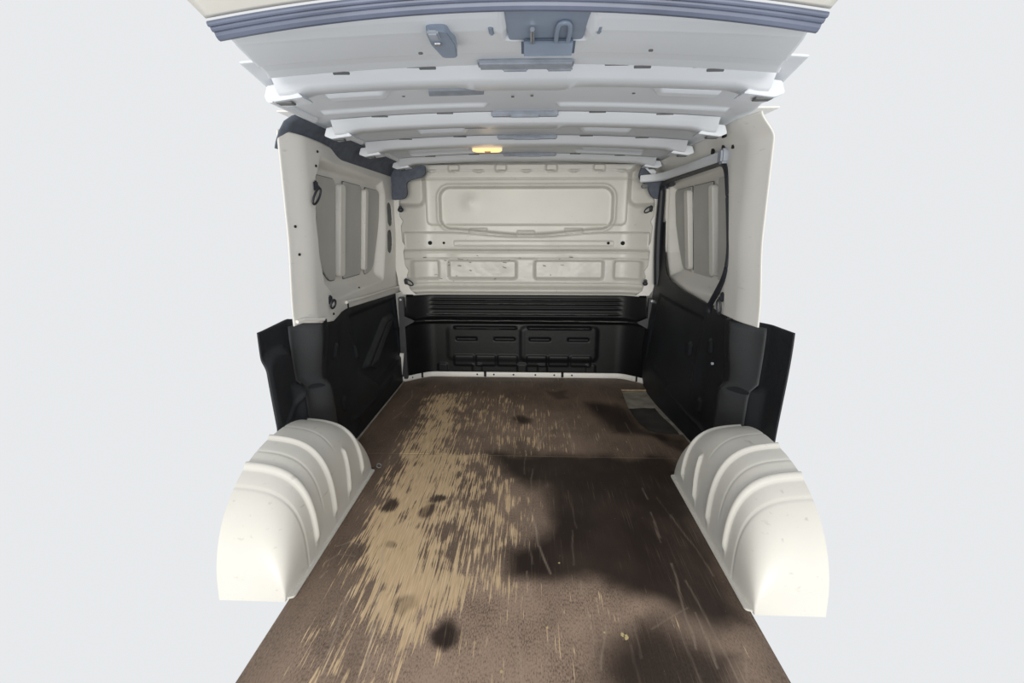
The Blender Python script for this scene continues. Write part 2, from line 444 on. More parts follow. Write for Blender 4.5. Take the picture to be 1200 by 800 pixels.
def board(name, y0, y1, keepf, label):
    step = 0.004
    xs = np.arange(-0.875, 0.80 + step, step); n = max(2, int(round((y1 - y0) / step)))
    ys = np.linspace(y0, y1, n + 1)
    X, Y = np.meshgrid(xs, ys, indexing='ij')
    Z = np.zeros_like(X)
    fx = (X[:-1, :-1] + X[1:, 1:]) / 2; fy = (Y[:-1, :-1] + Y[1:, 1:]) / 2
    keep = keepf(fx, fy)
    me, used = grid_mesh(name, X, Y, Z, keep=keep)
    wx_ = X + 0.05 * (fbm(X * 9, Y * 9, 3) - 0.5); wy_ = Y + 0.14 * (fbm(X * 7, Y * 5, 13) - 0.5)
    def lay(lst, wob=1.0):
        out = np.zeros_like(X)
        for pts, soft, s in lst:
            d = poly_sd(X + (wx_ - X) * wob, Y + (wy_ - Y) * wob, pts)
            out = out + s * ss(soft, -soft, d)
        return out
    wear = lay(WEAR_FRONT if y0 < 1.5 else WEAR_REAR); stain = lay(STAIN)
    for sx, sy, r, s in SPOTS:
        d = np.hypot((wx_ - sx), (wy_ - sy) * 0.8)
        stain = np.maximum(stain, s * ss(r * 1.35, r * 0.45, d))
    patch = fbm(X * 8, Y * 6, 21)
    stain = np.clip(stain * (0.86 + 0.28 * patch), 0, 1)
    dust = lay(DUST) * (0.35 + 1.1 * fbm(X * 14, Y * 9, 31)) * (1 - stain)
    dust = dust + 0.30
    wear = wear * (1 - 0.8 * stain)
    scr = np.zeros_like(X)
    for a, b, w in SCR:
        m = (X > min(a[0], b[0]) - 0.02) & (X < max(a[0], b[0]) + 0.02) & (Y > min(a[1], b[1]) - 0.02) & (Y < max(a[1], b[1]) + 0.02)
        if not m.any(): continue
        xx, yy = X[m], Y[m]
        d = seg_d(xx + 0.010 * (vnoise(yy * 14, xx * 0 + a[0] * 90, 5) - 0.5), yy, a, b)
        scr[m] = np.maximum(scr[m], np.clip(w / 0.0035, 0.12, 1) ** 1.3 * ss(w * 0.7 + 0.003, 0.0, d) * (0.45 + 0.55 * vnoise(xx * 60, yy * 40, 9)))
    at = me.color_attributes.new('masks', 'FLOAT_COLOR', 'POINT')
    buf = np.stack([wear, stain, np.clip(dust, 0, 1), scr], -1).reshape(-1, 4)[used].astype(np.float32)
    at.data.foreach_set('color', buf.ravel())
    o = link(name, me, M_PLY, pan)
    md = o.modifiers.new('thickness', 'SOLIDIFY'); md.thickness = 0.013; md.offset = -1
    o['label'] = label
    return o

SEAM = 2.067
def front_keep(x, y):
    k = (np.abs(x - X0) < 0.640) | (y > 1.94) & (np.abs(x - X0) < 0.80)
    return k & (x < 0.77 + 0 * y)
NOTCH = [(0.585, 3.02), (0.80, 3.02), (0.80, 2.33), (0.66, 2.34), (0.61, 2.375), (0.588, 2.46), (0.572, 2.62), (0.568, 2.75)]
def rear_keep(x, y):
    xl = np.interp(y, [2.0, 3.2], [-0.838, -0.838]); yb = 3.285 - 0.135 * ss(0.58, 0.84, np.abs(x - X0))
    k = (x > xl) & (x < 0.775) & (y < yb)
    return k & (poly_sd(x, y, NOTCH) > 0)
board('plywood_board', 0.76, SEAM - 0.0015, front_keep, 'plywood board nearest the tail door, tan worn patch and large dark stain')
board('plywood_board', SEAM + 0.0015, 3.285, rear_keep, 'plywood board in front of the bulkhead, cut out by the side door')
bm_obj('seam_strip', box_bm((X0, SEAM, -0.0035), (1.56, 0.005, 0.006)), M_EDGE, pan, smooth=False)
bm_obj('raw_edge', box_bm((0.672, 3.0265, -0.006), (0.175, 0.012, 0.011)), M_EDGE, pan, smooth=False)
def irregular(name, pts, z, m, parent, amp=0.006, h=0.002):
    P = []
    for i in range(len(pts)):
        a = Vector(pts[i]); b = Vector(pts[(i + 1) % len(pts)])
        for j in range(5):
            p = a.lerp(b, j / 5); P.append((p.x + random.uniform(-amp, amp), p.y + random.uniform(-amp, amp)))
    return bm_obj(name, prism_bm(P, 'z', z, z + h), m, parent, smooth=False)
irregular('dirt_patch', [(0.572, 2.72), (0.73, 2.73), (0.77, 2.33), (0.66, 2.345), (0.60, 2.385), (0.582, 2.5)], -0.0152, M_DIRT, pan)
# thin aluminium-like edging where the left lining meets the boards
bm_obj('edge_strip', tube_bm([Vector((-0.838, 2.00, 0.004)), Vector((-0.838, 2.6, 0.004)), Vector((-0.838, 3.14, 0.004))], 0.004, 8), M_PAN, pan)
# yellow leaf-like crumb and white flecks lying on the front board
bits = bmesh.new()
for (x, y, s) in ((0.253, 1.062, 0.008), (0.246, 1.068, 0.006), (0.052, 1.085, 0.004), (0.098, 1.34, 0.004), (0.15, 2.99, 0.005), (-0.06, 0.95, 0.004), (0.20, 1.075, 0.003)):
    v = [bits.verts.new((x + s * (0.6 + 0.6 * random.random()) * math.cos(a), y + 1.4 * s * (0.6 + 0.6 * random.random()) * math.sin(a), 0.0015)) for a in np.linspace(0, 5.4, 6)]
    bits.faces.new(v)
    t = bits.verts.new((x, y, 0.0035))
cr_o = bm_obj('crumbs', bits, mat('pale_crumb', (0.62, 0.50, 0.25), 0.8), smooth=False)
cr_o['kind'] = 'stuff'; tag(cr_o, 'pale crumbs of dirt lying on the front plywood board', 'crumbs')

# ------------------------------------------------------------------ front wall: the bulkhead
def bulk_y(x, z):
    e = np.abs(x - X0)
    lo = ss(0.62, 0.10, z)
    return YB - (0.10 + 0.04 * lo) * ss(0.60, 0.85, e) ** 1.3
BUL_HALF = lambda z: np.interp(z, [0.56, 0.62, 0.80, 1.10, 1.40], [0.735, 0.775, 0.800, 0.815, 0.815])
nz_, nx_ = 170, 330
sv = np.linspace(-1, 1, nx_); zv = np.linspace(0.568, 1.392, nz_)
S, Zb = np.meshgrid(sv, zv, indexing='ij')
Xb = X0 + S * BUL_HALF(Zb)
dpt = np.zeros_like(Xb)          # positive = towards the viewer
u = Xb - X0
# raised field with the pressed window blank: its outline dips in the middle at the bottom
bot = 0.992 - 0.038 * ss(0.55, 0.0, np.abs(u))
zc = (1.263 + bot) / 2; hz = (1.263 - bot) / 2
d = rr(u, Zb, 0.0, zc, 0.562, hz, 0.075)
dpt -= 0.020 * ss(0.004, -0.010, d)
dpt += 0.010 * np.exp(-(d / 0.010) ** 2)
d2 = rr(u, Zb, 0.0, 1.19, 0.640, 0.165, 0.03)        # flat frame around it
dpt += 0.010 * ss(0.008, -0.004, d2)
# shoulders beside the frame, stepping back under the roof brackets
for s in (-1, 1):
    dpt -= 0.030 * ss(0.02, -0.02, rr(u, Zb, s * 0.76, 1.26, 0.10, 0.12, 0.05))
# horizontal belt under the window with its two creases, V-shaped upper edge
topb = 0.945 + 0.028 * ss(0.05, 0.50, np.abs(u))
dpt += 0.016 * ss(-0.006, 0.006, topb - Zb) * ss(-0.006, 0.006, Zb - 0.870) * ss(0.79, 0.77, np.abs(u))
dpt += 0.010 * np.exp(-((Zb - 0.868) / 0.006) ** 2) - 0.006 * np.exp(-((Zb - 0.85) / 0.006) ** 2)
dpt -= 0.004 * ss(0.004, -0.004, rr(u, Zb, 0.05, 0.905, 0.52, 0.016, 0.01))
# small flat tabs on the upper edge of the belt
for cx in (-0.31, 0.0, 0.31):
    dpt += 0.008 * ss(0.005, -0.003, rr(u, Zb, cx, 0.968 + 0.016 * (abs(cx) > 0.1), 0.055, 0.014, 0.006))
# row of four pressed recesses under the belt
for cx, hx in ((-0.66, 0.085), (-0.285, 0.225), (0.285, 0.225), (0.665, 0.085)):
    dd = rr(u, Zb, cx, 0.735, hx, 0.062, 0.02)
    dpt -= 0.022 * ss(0.012, -0.012, dd)
dpt += 0.012 * ss(0.812, 0.800, Zb) * ss(0.640, 0.652, Zb)
# rolled lip at the bottom
dpt += 0.020 * np.exp(-((Zb - 0.600) / 0.016) ** 2) + 0.012 * ss(0.640, 0.60, Zb)
# scalloped strip under the roof
for k, cx in enumerate((-0.46, -0.16, 0.16, 0.46)):
    dpt -= 0.014 * ss(0.006, -0.004, rr(u, Zb, cx + 0.0, 1.372, 0.035, 0.020, 0.01))
dpt += 0.012 * ss(1.352, 1.360, Zb + 0.010 * np.cos(u * 21) ** 8)
dpt -= 0.006 * ss(0.004, -0.004, np.abs(Zb - 1.307) - 0.004)
# a couple of dents knocked in by cargo
for cx, cz, r, a in ((-0.52, 0.815, 0.05, -0.006), (-0.15, 0.80, 0.09, 0.004), (0.10, 0.91, 0.08, 0.004), (-0.36, 1.16, 0.05, 0.004), (0.28, 0.80, 0.06, -0.004)):
    dpt += a * np.exp(-((u - cx) ** 2 + (Zb - cz) ** 2) / (r * r))
dpt += 0.0022 * (fbm(u * 9 + 40, Zb * 13, 77) - 0.5) * ss(0.85, 0.78, Zb) * 2
Yb = bulk_y(Xb, Zb) - 1.35 * dpt
wall_front = structure(sheet('wall_front', Xb, Yb, Zb, M_BULK, flip=True, thick=0.004))

def yb_at(x, z): return float(bulk_y(np.array(x), np.array(z)))
# dark lower half: its own pressed panel
sv = np.linspace(-1, 1, 280); zv = np.linspace(0.012, 0.575, 120)
S, Zl = np.meshgrid(sv, zv, indexing='ij')
Xl = X0 + S * np.interp(Zl, [0.0, 0.3, 0.58], [0.815, 0.80, 0.785])
u = Xl - X0; dl = np.zeros_like(Xl)
dl += 0.030 * ss(0.410, 0.398, Zl) * ss(0.37, 0.40, Zl) + 0.030 * ss(0.40, 0.37, Zl) * 0.2
dl += 0.020 * np.exp(-((Zl - 0.400) / 0.012) ** 2) * ss(0.75, 0.66, np.abs(u))
for zc_ in (0.535, 0.508, 0.478, 0.440):
    dl += 0.006 * np.exp(-((Zl - zc_) / 0.007) ** 2) * ss(0.66, 0.60, np.abs(u))
for cx in (-0.27, 0.23):
    dd = rr(u, Zl, cx, 0.235, 0.255, 0.115, 0.03)
    dl += (0.010 if cx > 0 else 0.004) * ss(0.020, -0.016, dd)
    dl -= 0.009 * ss(0.006, -0.004, rr(u, Zl, cx - 0.13, 0.265, 0.07, 0.010, 0.006))
    dl -= 0.009 * ss(0.006, -0.004, rr(u, Zl, cx + 0.13, 0.265, 0.07, 0.010, 0.006))
    dl += 0.012 * np.exp(-((Zl - 0.345) / 0.006) ** 2) * ss(0.22, 0.20, np.abs(u - cx))
    for c2 in (-0.15, 0.0, 0.15):
        dl += 0.006 * ss(0.009, -0.006, rr(u, Zl, cx + c2, 0.115, 0.065, 0.035, 0.008))
for cx in (-0.57, -0.33, -0.02, 0.12, 0.45):
    dl += 0.006 * ss(0.009, -0.006, rr(u, Zl, cx, 0.060, 0.030, 0.030, 0.012))
dl -= 0.02 * ss(0.56, 0.575, Zl)
M_BULKLOW = mat('black_bulkhead_paint', (0.0062, 0.0068, 0.0072), 0.42, vary=0.3, scale=6, bump=0.1, bscale=60, spec=0.2)
lowp = sheet('lower_panel', Xl, bulk_y(Xl, Zl) - 0.012 - dl, Zl, M_BULKLOW, wall_front, flip=True, thick=0.004)
lowp['label'] = 'black lower half of the bulkhead'
M_HIGHLIGHT = mat('ledge_highlight_grey', (0.085, 0.085, 0.083), 0.4, vary=0.5, scale=25)  # grey of the highlights painted on the black ledges
def low_front(x, z):
    i = int(np.clip(round((z - 0.012) / 0.563 * 119), 0, 119)); k = int(np.clip(np.searchsorted(Xl[:, i], x), 1, 279))
    return float((bulk_y(Xl, Zl) - 0.012 - dl)[k, i])
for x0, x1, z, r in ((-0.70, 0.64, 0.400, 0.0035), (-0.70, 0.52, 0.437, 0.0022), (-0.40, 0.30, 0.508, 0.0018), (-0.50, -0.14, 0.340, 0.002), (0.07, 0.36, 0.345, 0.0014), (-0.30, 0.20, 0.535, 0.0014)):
    o = bm_obj('edge_highlight', tube_bm([Vector((x, low_front(x, z) - 0.0055, z + 0.0012 * math.sin(x * 31))) for x in np.linspace(x0, x1, 40)], r, 6), M_HIGHLIGHT, lowp)  # thin tubes stand in for light caught along the ledges
# dark side posts of the lower half with their small gusset plates
for s in (-1, 1):
    x = X0 + s * 0.800
    bm = prism_bm(round_poly([(x - 0.022, 0.02), (x + 0.022, 0.02), (x + 0.018, 0.57), (x - 0.018, 0.57)], 0.01), 'y', yb_at(x, 0.3) - 0.06, yb_at(x, 0.3) - 0.02, 0.004)
    p = bm_obj('side_post', bm, M_COLUMN, wall_front)
    g = [(x - s * 0.015, 0.45), (x - s * 0.085, 0.418), (x - s * 0.075, 0.408), (x - s * 0.015, 0.375)]
    bm_obj('gusset', prism_bm(g, 'y', yb_at(x, 0.3) - 0.068, yb_at(x, 0.3) - 0.062), M_COLUMN, p, smooth=False)
    bm_obj('bolt', cyl_bm((x, yb_at(x, .3) - 0.06, 0.555), (0, -1, 0), 0.008, 0.006, 8), M_STEEL, p)
    # bare white edge showing through lower down
    wpts = [(x - s * 0.004, 0.20), (x + s * 0.022, 0.20), (x + s * 0.030, 0.02), (x + s * 0.018, 0.02), (x + s * 0.004, 0.13)]
    bm_obj('bare_edge', prism_bm(wpts, 'y', yb_at(x, 0.3) - 0.070, yb_at(x, 0.3) - 0.062), M_WHITE, p, smooth=False)
# white bolted flange along the floor
sv = np.linspace(-0.815, 0.805, 120); tv = np.linspace(0, 1, 4)
S, T = np.meshgrid(sv, tv, indexing='ij')
Xf = X0 + S; Yf = bulk_y(Xf, np.zeros_like(Xf)) - 0.038 - 0.006 * T * 0
Zf = 0.001 + 0.036 * T
fl_o = sheet('flange', Xf, Yf, Zf, M_WHITE, wall_front, flip=True, thick=0.006)
fl_o['label'] = 'white bolted flange at the bulkhead foot'
for x in (-0.79, -0.36, -0.245, -0.11, 0.04, 0.17, 0.29, 0.765):
    bm_obj('bolt_hole', cyl_bm((x, yb_at(x, 0) - 0.043, 0.020), (0, -1, 0), 0.006, 0.004, 12), M_DARK, fl_o)
for x in (-0.735, -0.305, 0.225, 0.715):
    bm_obj('clip_slot', box_bm((x, yb_at(x, 0) - 0.046, 0.022), (0.017, 0.006, 0.036), 0.002), M_DARK, fl_o)
# round plugs, bolt holes and screws of the white half
for x in (-0.420, 0.345):
    o = bm_obj('plug', cyl_bm((x, YB - 0.008, 1.335), (0, -1, 0), 0.024, 0.008, 24, 0.003), M_SLOT, wall_front)
    o['label'] = 'round dark grey plug in the bulkhead'
for x, r in ((-0.655, 0.013), (-0.565, 0.008), (0.500, 0.009), (0.592, 0.013)):
    bm_obj('bolt_hole', cyl_bm((x, yb_at(x, 0.9) - 0.034, 0.908), (0, -1, 0), r, 0.004, 16), M_DARK, wall_front)
for x, z in ( (0.365, 1.292), (0.39, 1.290), (-0.50, 1.288), (-0.53, 1.288)):
    bm_obj('screw', cyl_bm((x, YB - 0.004, z), (0, -1, 0), 0.006, 0.004, 10), M_STEEL if z < 1.25 else M_SLOT, wall_front)
# scuffs left by cargo on the white half: flecks of missing paint
sc_ = bmesh.new()
for k in range(26):
    t = random.random()
    x = random.choice((-0.55, -0.52, 0.17, -0.2, -0.42)) + random.gauss(0, 0.07); z = 0.80 + random.gauss(0, 0.014) if t < 0.6 else random.choice((0.68, 0.69, 0.745)) + random.gauss(0, 0.012)
    l = random.uniform(0.004, 0.03); h = random.uniform(0.001, 0.003); a = random.uniform(-0.2, 0.35)
    y = yb_at(x, z) - 0.026
    box_bm((x, y + 0.009, z), (l, 0.016, h), rot=Matrix.Rotation(a, 3, 'Y'), bm=sc_)
o = bm_obj('scuffs', sc_, M_SLOT, wall_front, smooth=False); o['kind'] = 'stuff'
# jagged white side flanges of the bulkhead
for s in (-1, 1):
    pts = []; zs = np.linspace(0.58, 1.26, 23)
    for i, z in enumerate(zs):
        pts.append((X0 + s * (float(BUL_HALF(z)) - 0.020 - (0.016 if i % 5 == 0 else 0)), z))
    out = [(X0 + s * (float(BUL_HALF(z)) + 0.045), z) for z in zs[::-1]]
    o = bm_obj('side_flange', prism_bm(pts + out, 'y', yb_at(X0 + s * 0.80, 1.0) - 0.024, yb_at(X0 + s * 0.80, 1.0) - 0.018), M_WHITE, wall_front, smooth=False)

# ------------------------------------------------------------------ left wall
def leanL(z):   # outer line of the pressed panels
    return -0.892 - 0.034 * ss(1.22, 0.76, z)
REC = [(2.03, 1.275), (1.965, 1.20), (1.935, 1.04), (1.945, 0.91), (1.985, 0.80), (2.08, 0.735), (2.24, 0.690), (2.60, 0.655), (2.86, 0.660), (2.905, 0.72), (2.93, 0.82), (2.965, 0.98), (2.985, 1.20), (2.95, 1.265)]
RECB = [(2.05, 1.26), (2.0, 1.0), (2.03, 0.85), (2.18, 0.765), (2.88, 0.735), (2.93, 0.80), (2.96, 1.0), (2.985, 1.20), (2.93, 1.25)]
def left_x(y, z, far=3.27):
    x = -0.858 - 0.012 * ss(1.0, 0.7, z)
    x = x + 0.032 * ss(1.72, 1.90, y) * ss(2.35, 1.98, y) - 0.045 * ss(1.76, 1.66, y)
    d = poly_sd(y, z, REC)
    inn = ss(0.010, -0.028, d)
    rec = leanL(z)
    ledge = ss(0.80, 0.66, z)
    rec = rec + ledge * 0.10 * ss(0.79, 0.655, z)      # sill sloping back out under the panels
    x = x * (1 - inn) + np.minimum(x, rec) * inn
    return x
nL = 260; mL = 125
ys = np.linspace(CUT, 3.27, nL)
T = np.linspace(0, 1, mL)
Yw, Tw = np.meshgrid(ys, T, indexing='ij')
botl = np.interp(ys, [1.64, 1.80, 1.93, 2.05, 2.18, 2.27, 3.27], [0.655, 0.665, 0.640, 0.625, 0.640, 0.640, 0.585])[:, None]
Zw = botl + (1.340 - botl) * Tw
Xw = left_x(Yw, Zw)
# two oblong openings through the frame at the far end
fy = (Yw[:-1, :-1] + Yw[1:, 1:]) / 2; fz = (Zw[:-1, :-1] + Zw[1:, 1:]) / 2
SL = [(3.065, 1.085, 0.050, 0.068), (3.045, 0.925, 0.052, 0.068)]
keep = np.ones(fy.shape, bool)
for cy, cz, hy, hz_ in SL:
    keep &= rr(fy, fz, cy, cz, hy, hz_, 0.040) > 0
wall_left = structure(sheet('wall_left', Xw, Yw, Zw, M_WHITE, flip=False, keep=keep, thick=0.004))
for cy, cz, hy, hz_ in SL:
    xx = float(left_x(np.array(cy), np.array(cz)))
    pts = round_poly([(cy - hy - .012, cz - hz_ - .012), (cy + hy + .012, cz - hz_ - .012), (cy + hy + .012, cz + hz_ + .012), (cy - hy - .012, cz + hz_ + .012)], 0.035)
    o = bm_obj('slot_backing', prism_bm(pts, 'x', xx - 0.012, xx - 0.006), M_SLOT, wall_left)
    o['label'] = 'dark oblong slot in the white wall frame'

def lean_prism(name, pts, off, th, m, parent, lean, side, bevel=0.0):
    """panel lying against the leaning side wall: pts are (y,z); off = distance in from the lean surface"""
    bm = prism_bm(pts, 'x', 0, th, bevel)
    for v in bm.verts:
        base = float(lean(np.array(v.co.z)))
        v.co.x = base + side * (off + v.co.x)
    bmesh.ops.recalc_face_normals(bm, faces=bm.faces[:])
    return bm_obj(name, bm, m, parent)
PL = [([(2.09, 1.225), (2.292, 1.222), (2.294, 0.775), (2.225, 0.775), (2.125, 0.86), (2.09, 0.98)], [0.02, 0.02, 0.01, 0.04, 0.05, 0.05]),
      ([(2.403, 1.222), (2.645, 1.218), (2.645, 0.768), (2.403, 0.768)], 0.010),
      ([(2.722, 1.216), (2.952, 1.212), (2.945, 1.00), (2.875, 0.80), (2.825, 0.768), (2.722, 0.758)], [0.01, 0.03, 0.05, 0.05, 0.03, 0.01])]
for pts, r in PL:
    lean_prism('panel', round_poly(pts, r), 0.004, 0.006, M_PANE, wall_left, leanL, 1)
    lean_prism('panel_gap', round_poly([(p[0] + (0.006 if p[0] > sum(q[0] for q in pts) / len(pts) else -0.004), p[1] + (0.004 if p[1] > 1 else -0.005)) for p in pts], r), 0.001, 0.003, M_SLOT, wall_left, leanL, 1)
for y0, y1 in ((2.312, 2.376), (2.660, 2.708)):
    lean_prism('rib', round_poly([(y0, 1.205), (y1, 1.205), (y1, 0.785), (y0, 0.785)], 0.02), 0.0, 0.028, M_WHITE, wall_left, leanL, 1, 0.009)
# thin white folded edge above the black lining
pth = [Vector((float(left_x(np.array(y), np.array(z))) + 0.006, y, z + 0.003)) for y, z in ((1.76, 0.674), (1.80, 0.676), (1.93, 0.652))]
bm_obj('folded_edge', tube_bm(pth, 0.007, 8), M_WHITE, wall_left)
pth = [Vector((-0.860, y, z)) for y, z in ((2.26, 0.672), (2.6, 0.655), (3.0, 0.640), (3.2, 0.628))]
bm_obj('folded_edge', tube_bm(pth, 0.008, 8), M_WHITE, wall_left)
for y, z in ((1.99, 1.30), (1.965, 1.245), (1.80, 0.92), (2.05, 0.655), (1.79, 1.02), (2.5, 0.71)):
    xx = float(left_x(np.array(y), np.array(z)))
    bm_obj('small_hole', cyl_bm((xx, y, z), (1, -0.3, 0), 0.005, 0.004, 10), M_DARK, wall_left)
bm_obj('corner_post', tube_bm([Vector((-0.846, 3.235, 0.60)), Vector((-0.872, 3.235, 0.9)), Vector((-0.866, 3.235, 1.25))], 0.022, 10), M_WHITE, wall_left)

bm_obj('light_block_skin', box_bm((-1.03, 2.90, 0.70), (0.006, 0.92, 1.50)), M_WHITE, wall_left, smooth=False)  # unseen sheet added to stop light leaking through the left wall
# black lining of the left wall
def lin_left_x(y, z):
    x = -0.846 - 0.025 * ss(0.1, 0.65, z)
    x = x + 0.034 * ss(1.84, 1.95, y) * ss(2.35, 2.10, y) * ss(0.40, 0.62, z)
    col = ss(1.80, 1.93, y)                                           # near part lies further out, then a sloping face
    x = x - 0.055 * (1 - col)
    low = ss(0.415, 0.385, z + 0.25 * (y - 1.88))
    x = x + 0.030 * low * bumpf(y, 1.86, 0.07, 0.07)
    x = x - 0.022 * ss(1.965, 2.03, y) * ss(2.32, 2.14, y) * ss(0.02, 0.10, z)
    dd = poly_sd(y, z, [(2.30, 0.60), (3.10, 0.57), (3.12, 0.18), (2.62, 0.14), (2.36, 0.30)])
    x = x - 0.016 * ss(0.01, -0.02, dd)
    band = poly_sd(y, z, [(2.44, 0.30), (2.86, 0.47), (3.06, 0.47), (2.60, 0.245)])
    x = x + 0.024 * ss(0.012, -0.012, band)
    x = x + 0.008 * np.exp(-(seg_d(y, z, (2.22, 0.10), (2.90, 0.10)) / 0.010) ** 2)
    arm = rr(y, z, 1.70, 0.42, 0.09, 0.16, 0.06)
    x = x + 0.022 * ss(0.02, -0.02, arm)
    x = x + 0.010 * np.exp(-(seg_d(y, z, (1.64, 0.30), (1.82, 0.42)) / 0.008) ** 2)
    for cy, cz in ((2.13, 0.47), (2.16, 0.205), (2.34, 0.415), (3.10, 0.40)):
        x = x + 0.012 * ss(0.008, -0.006, rr(y, z, cy, cz, 0.016, 0.032, 0.012))
    return x
ys = np.linspace(1.61, 3.145, 256)
Yw, Tw = np.meshgrid(ys, np.linspace(0, 1, 110), indexing='ij')
topl = np.interp(ys, [1.64, 1.82, 1.93, 1.96, 2.02, 2.03, 2.08, 2.09, 2.16, 2.17, 2.23, 2.29, 3.145], [0.668, 0.676, 0.652, 0.650, 0.640, 0.648, 0.646, 0.656, 0.660, 0.670, 0.675, 0.668, 0.628])[:, None]
Zw = 0.002 + (topl - 0.002) * Tw
lining_l = tag(sheet('wall_lining', lin_left_x(Yw, Zw), Yw, Zw, M_BLACK, thick=0.005), 'black plastic lining on the lower left wall, behind the left wheel arch', 'wall lining')
def strip_on(fn, name, y0a, y0b, y1a, y1b, z0, z1, m, parent, side):
    tt = np.linspace(0, 1, 24); uu = np.linspace(0, 1, 10)
    Tz, Uy = np.meshgrid(tt, uu, indexing='ij')
    Zs = z0 + (z1 - z0) * Tz; ya = y0a + (y1a - y0a) * Tz; yb_ = y0b + (y1b - y0b) * Tz
    Ys = ya + (yb_ - ya) * Uy
    return sheet(name, fn(Ys, Zs) + side * 0.003, Ys, Zs, m, parent, flip=(side > 0), thick=0.002)
o = strip_on(lin_left_x, 'pillar_cover', 1.80, 1.945, 1.81, 1.93, 0.03, 0.648, M_COLUMN, lining_l, 1)  # lighter grey paints in the light on the rear-facing slope
o['label'] = 'pillar cover on the black lining, painted lighter for the light it catches'
o = strip_on(lin_left_x, 'grab_band', 2.50, 2.62, 2.88, 3.00, 0.292, 0.448, M_COLUMN, lining_l, 1)
o['label'] = 'lighter grey slanted band on the black lining'
# black side moulding lip
# ------------------------------------------------------------------ left cant rail: dark felt strip, white ledge and corner bracket
def prof_sheet(name, path_fn, ys, m, parent=None, flip=False, thick=0.004):
    P = [path_fn(y) for y in ys]
    X = np.array([[p[0] for p in r] for r in P]); Z = np.array([[p[1] for p in r] for r in P])
    Y = np.repeat(np.array(ys)[:, None], X.shape[1], 1)
    return sheet(name, X, Y, Z, m, parent, flip, thick=thick)
tr = structure(prof_sheet('trim_1', lambda y: [(-0.868, 1.278), (-0.862, 1.300), (-0.846, 1.335), (-0.828, 1.362), (-0.800, 1.378), (-0.79, 1.380)], np.linspace(1.75, 3.26, 30), M_FELT, flip=False))
tr['label'] = 'dark grey felt strip along the left roof edge'
for y0, y1 in ((1.56, 1.86), (2.04, 2.36), (2.54, 3.0)):
    bm_obj('ledge_tube', tube_bm([Vector((-0.775, y0, 1.392)), Vector((-0.775, (y0 + y1) / 2, 1.392)), Vector((-0.772, y1, 1.392))], 0.014, 10), M_ROOF, tr)
br_l = round_poly([(-0.885, 1.355), (-0.80, 1.352), (-0.735, 1.357), (-0.665, 1.376), (-0.645, 1.372), (-0.645, 1.325), (-0.67, 1.305), (-0.735, 1.292), (-0.765, 1.275), (-0.762, 1.205), (-0.782, 1.178), (-0.855, 1.172), (-0.862, 1.19), (-0.855, 1.28)], 0.018)
tag(bm_obj('corner_bracket', prism_bm(br_l, 'y', 3.135, 3.165, 0.005), M_FELT), 'dark grey felt corner piece at the top left of the bulkhead', 'bracket')

# ------------------------------------------------------------------ right wall: pillar and opening of the sliding door
def leanR(z):
    return 0.862 + 0.040 * ss(1.22, 0.76, z)
OPEN = [(3.30, 1.262), (2.16, 1.276), (2.085, 1.245), (2.045, 1.16), (2.010, 1.05), (1.985, 0.92), (2.010, 0.83), (2.08, 0.75), (2.16, 0.680), (2.20, 0.60), (3.30, 0.60)]
def right_x(y, z):
    x = 0.795 + 0.02 * ss(1.0, 0.7, z)
    x = x - 0.028 * ss(1.70, 1.90, y) * ss(2.3, 2.0, y) + 0.045 * ss(1.76, 1.66, y)
    x = x - 0.05 * ss(1.30, 1.39, z)
    return x
ys = np.linspace(CUT, 3.27, 300); zs = np.linspace(0.670, 1.385, 150)
Yw, Zw = np.meshgrid(ys, zs, indexing='ij')
fy = (Yw[:-1, :-1] + Yw[1:, 1:]) / 2; fz = (Zw[:-1, :-1] + Zw[1:, 1:]) / 2
keep = poly_sd(fy, fz, OPEN) > 0
Xr = right_x(Yw, Zw)
wall_right = structure(sheet('wall_right', Xr, Yw, Zw, M_WHITE, flip=True, keep=keep, thick=0.004))
for y, z, hy, hz_ in ((2.03, 1.36, 0.018, 0.012), (2.12, 1.330, 0.014, 0.012), (2.27, 1.338, 0.016, 0.018), (2.50, 1.318, 0.012, 0.012), (2.72, 1.315, 0.010, 0.012), (2.86, 1.312, 0.012, 0.014), (2.02, 1.315, 0.010, 0.008)):
    xx = float(right_x(np.array(y), np.array(z)))
    pts = round_poly([(y - hy, z - hz_), (y + hy, z - hz_), (y + hy * 0.6, z + hz_), (y - hy, z + hz_)], 0.005)
    bm_obj('punched_hole', prism_bm(pts, 'x', xx - 0.003, xx + 0.003), M_DARK, wall_right, smooth=False)

# sliding door: inner skin with pressed panels
ys = np.linspace(1.96, 3.20, 190); zs = np.linspace(0.60, 1.29, 110)
Yw, Zw = np.meshgrid(ys, zs, indexing='ij')
DREC = [(2.0, 1.25), (2.0, 0.78), (2.20, 0.725), (2.60, 0.700), (2.95, 0.735), (3.04, 0.86), (3.08, 1.00), (3.10, 1.25)]
dd = poly_sd(Yw, Zw, DREC)
inn = ss(0.012, -0.03, dd)
xb = 0.825 + 0 * Yw
rec = leanR(Zw) - 0.07 * ss(0.80, 0.68, Zw)
Xd = xb * (1 - inn) + rec * inn
door = structure(sheet('door_1', Xd, Yw, Zw, M_WHITE, flip=True, thick=0.004))
PR = [([(2.775, 1.222), (3.070, 1.218), (3.060, 0.98), (2.97, 0.80), (2.90, 0.765), (2.775, 0.755)], [0.01, 0.03, 0.06, 0.05, 0.04, 0.01]),
      ([(2.465, 1.222), (2.740, 1.220), (2.740, 0.752), (2.465, 0.757)], 0.010),
      ([(2.06, 1.235), (2.385, 1.232), (2.385, 0.765), (2.06, 0.78)], 0.012)]
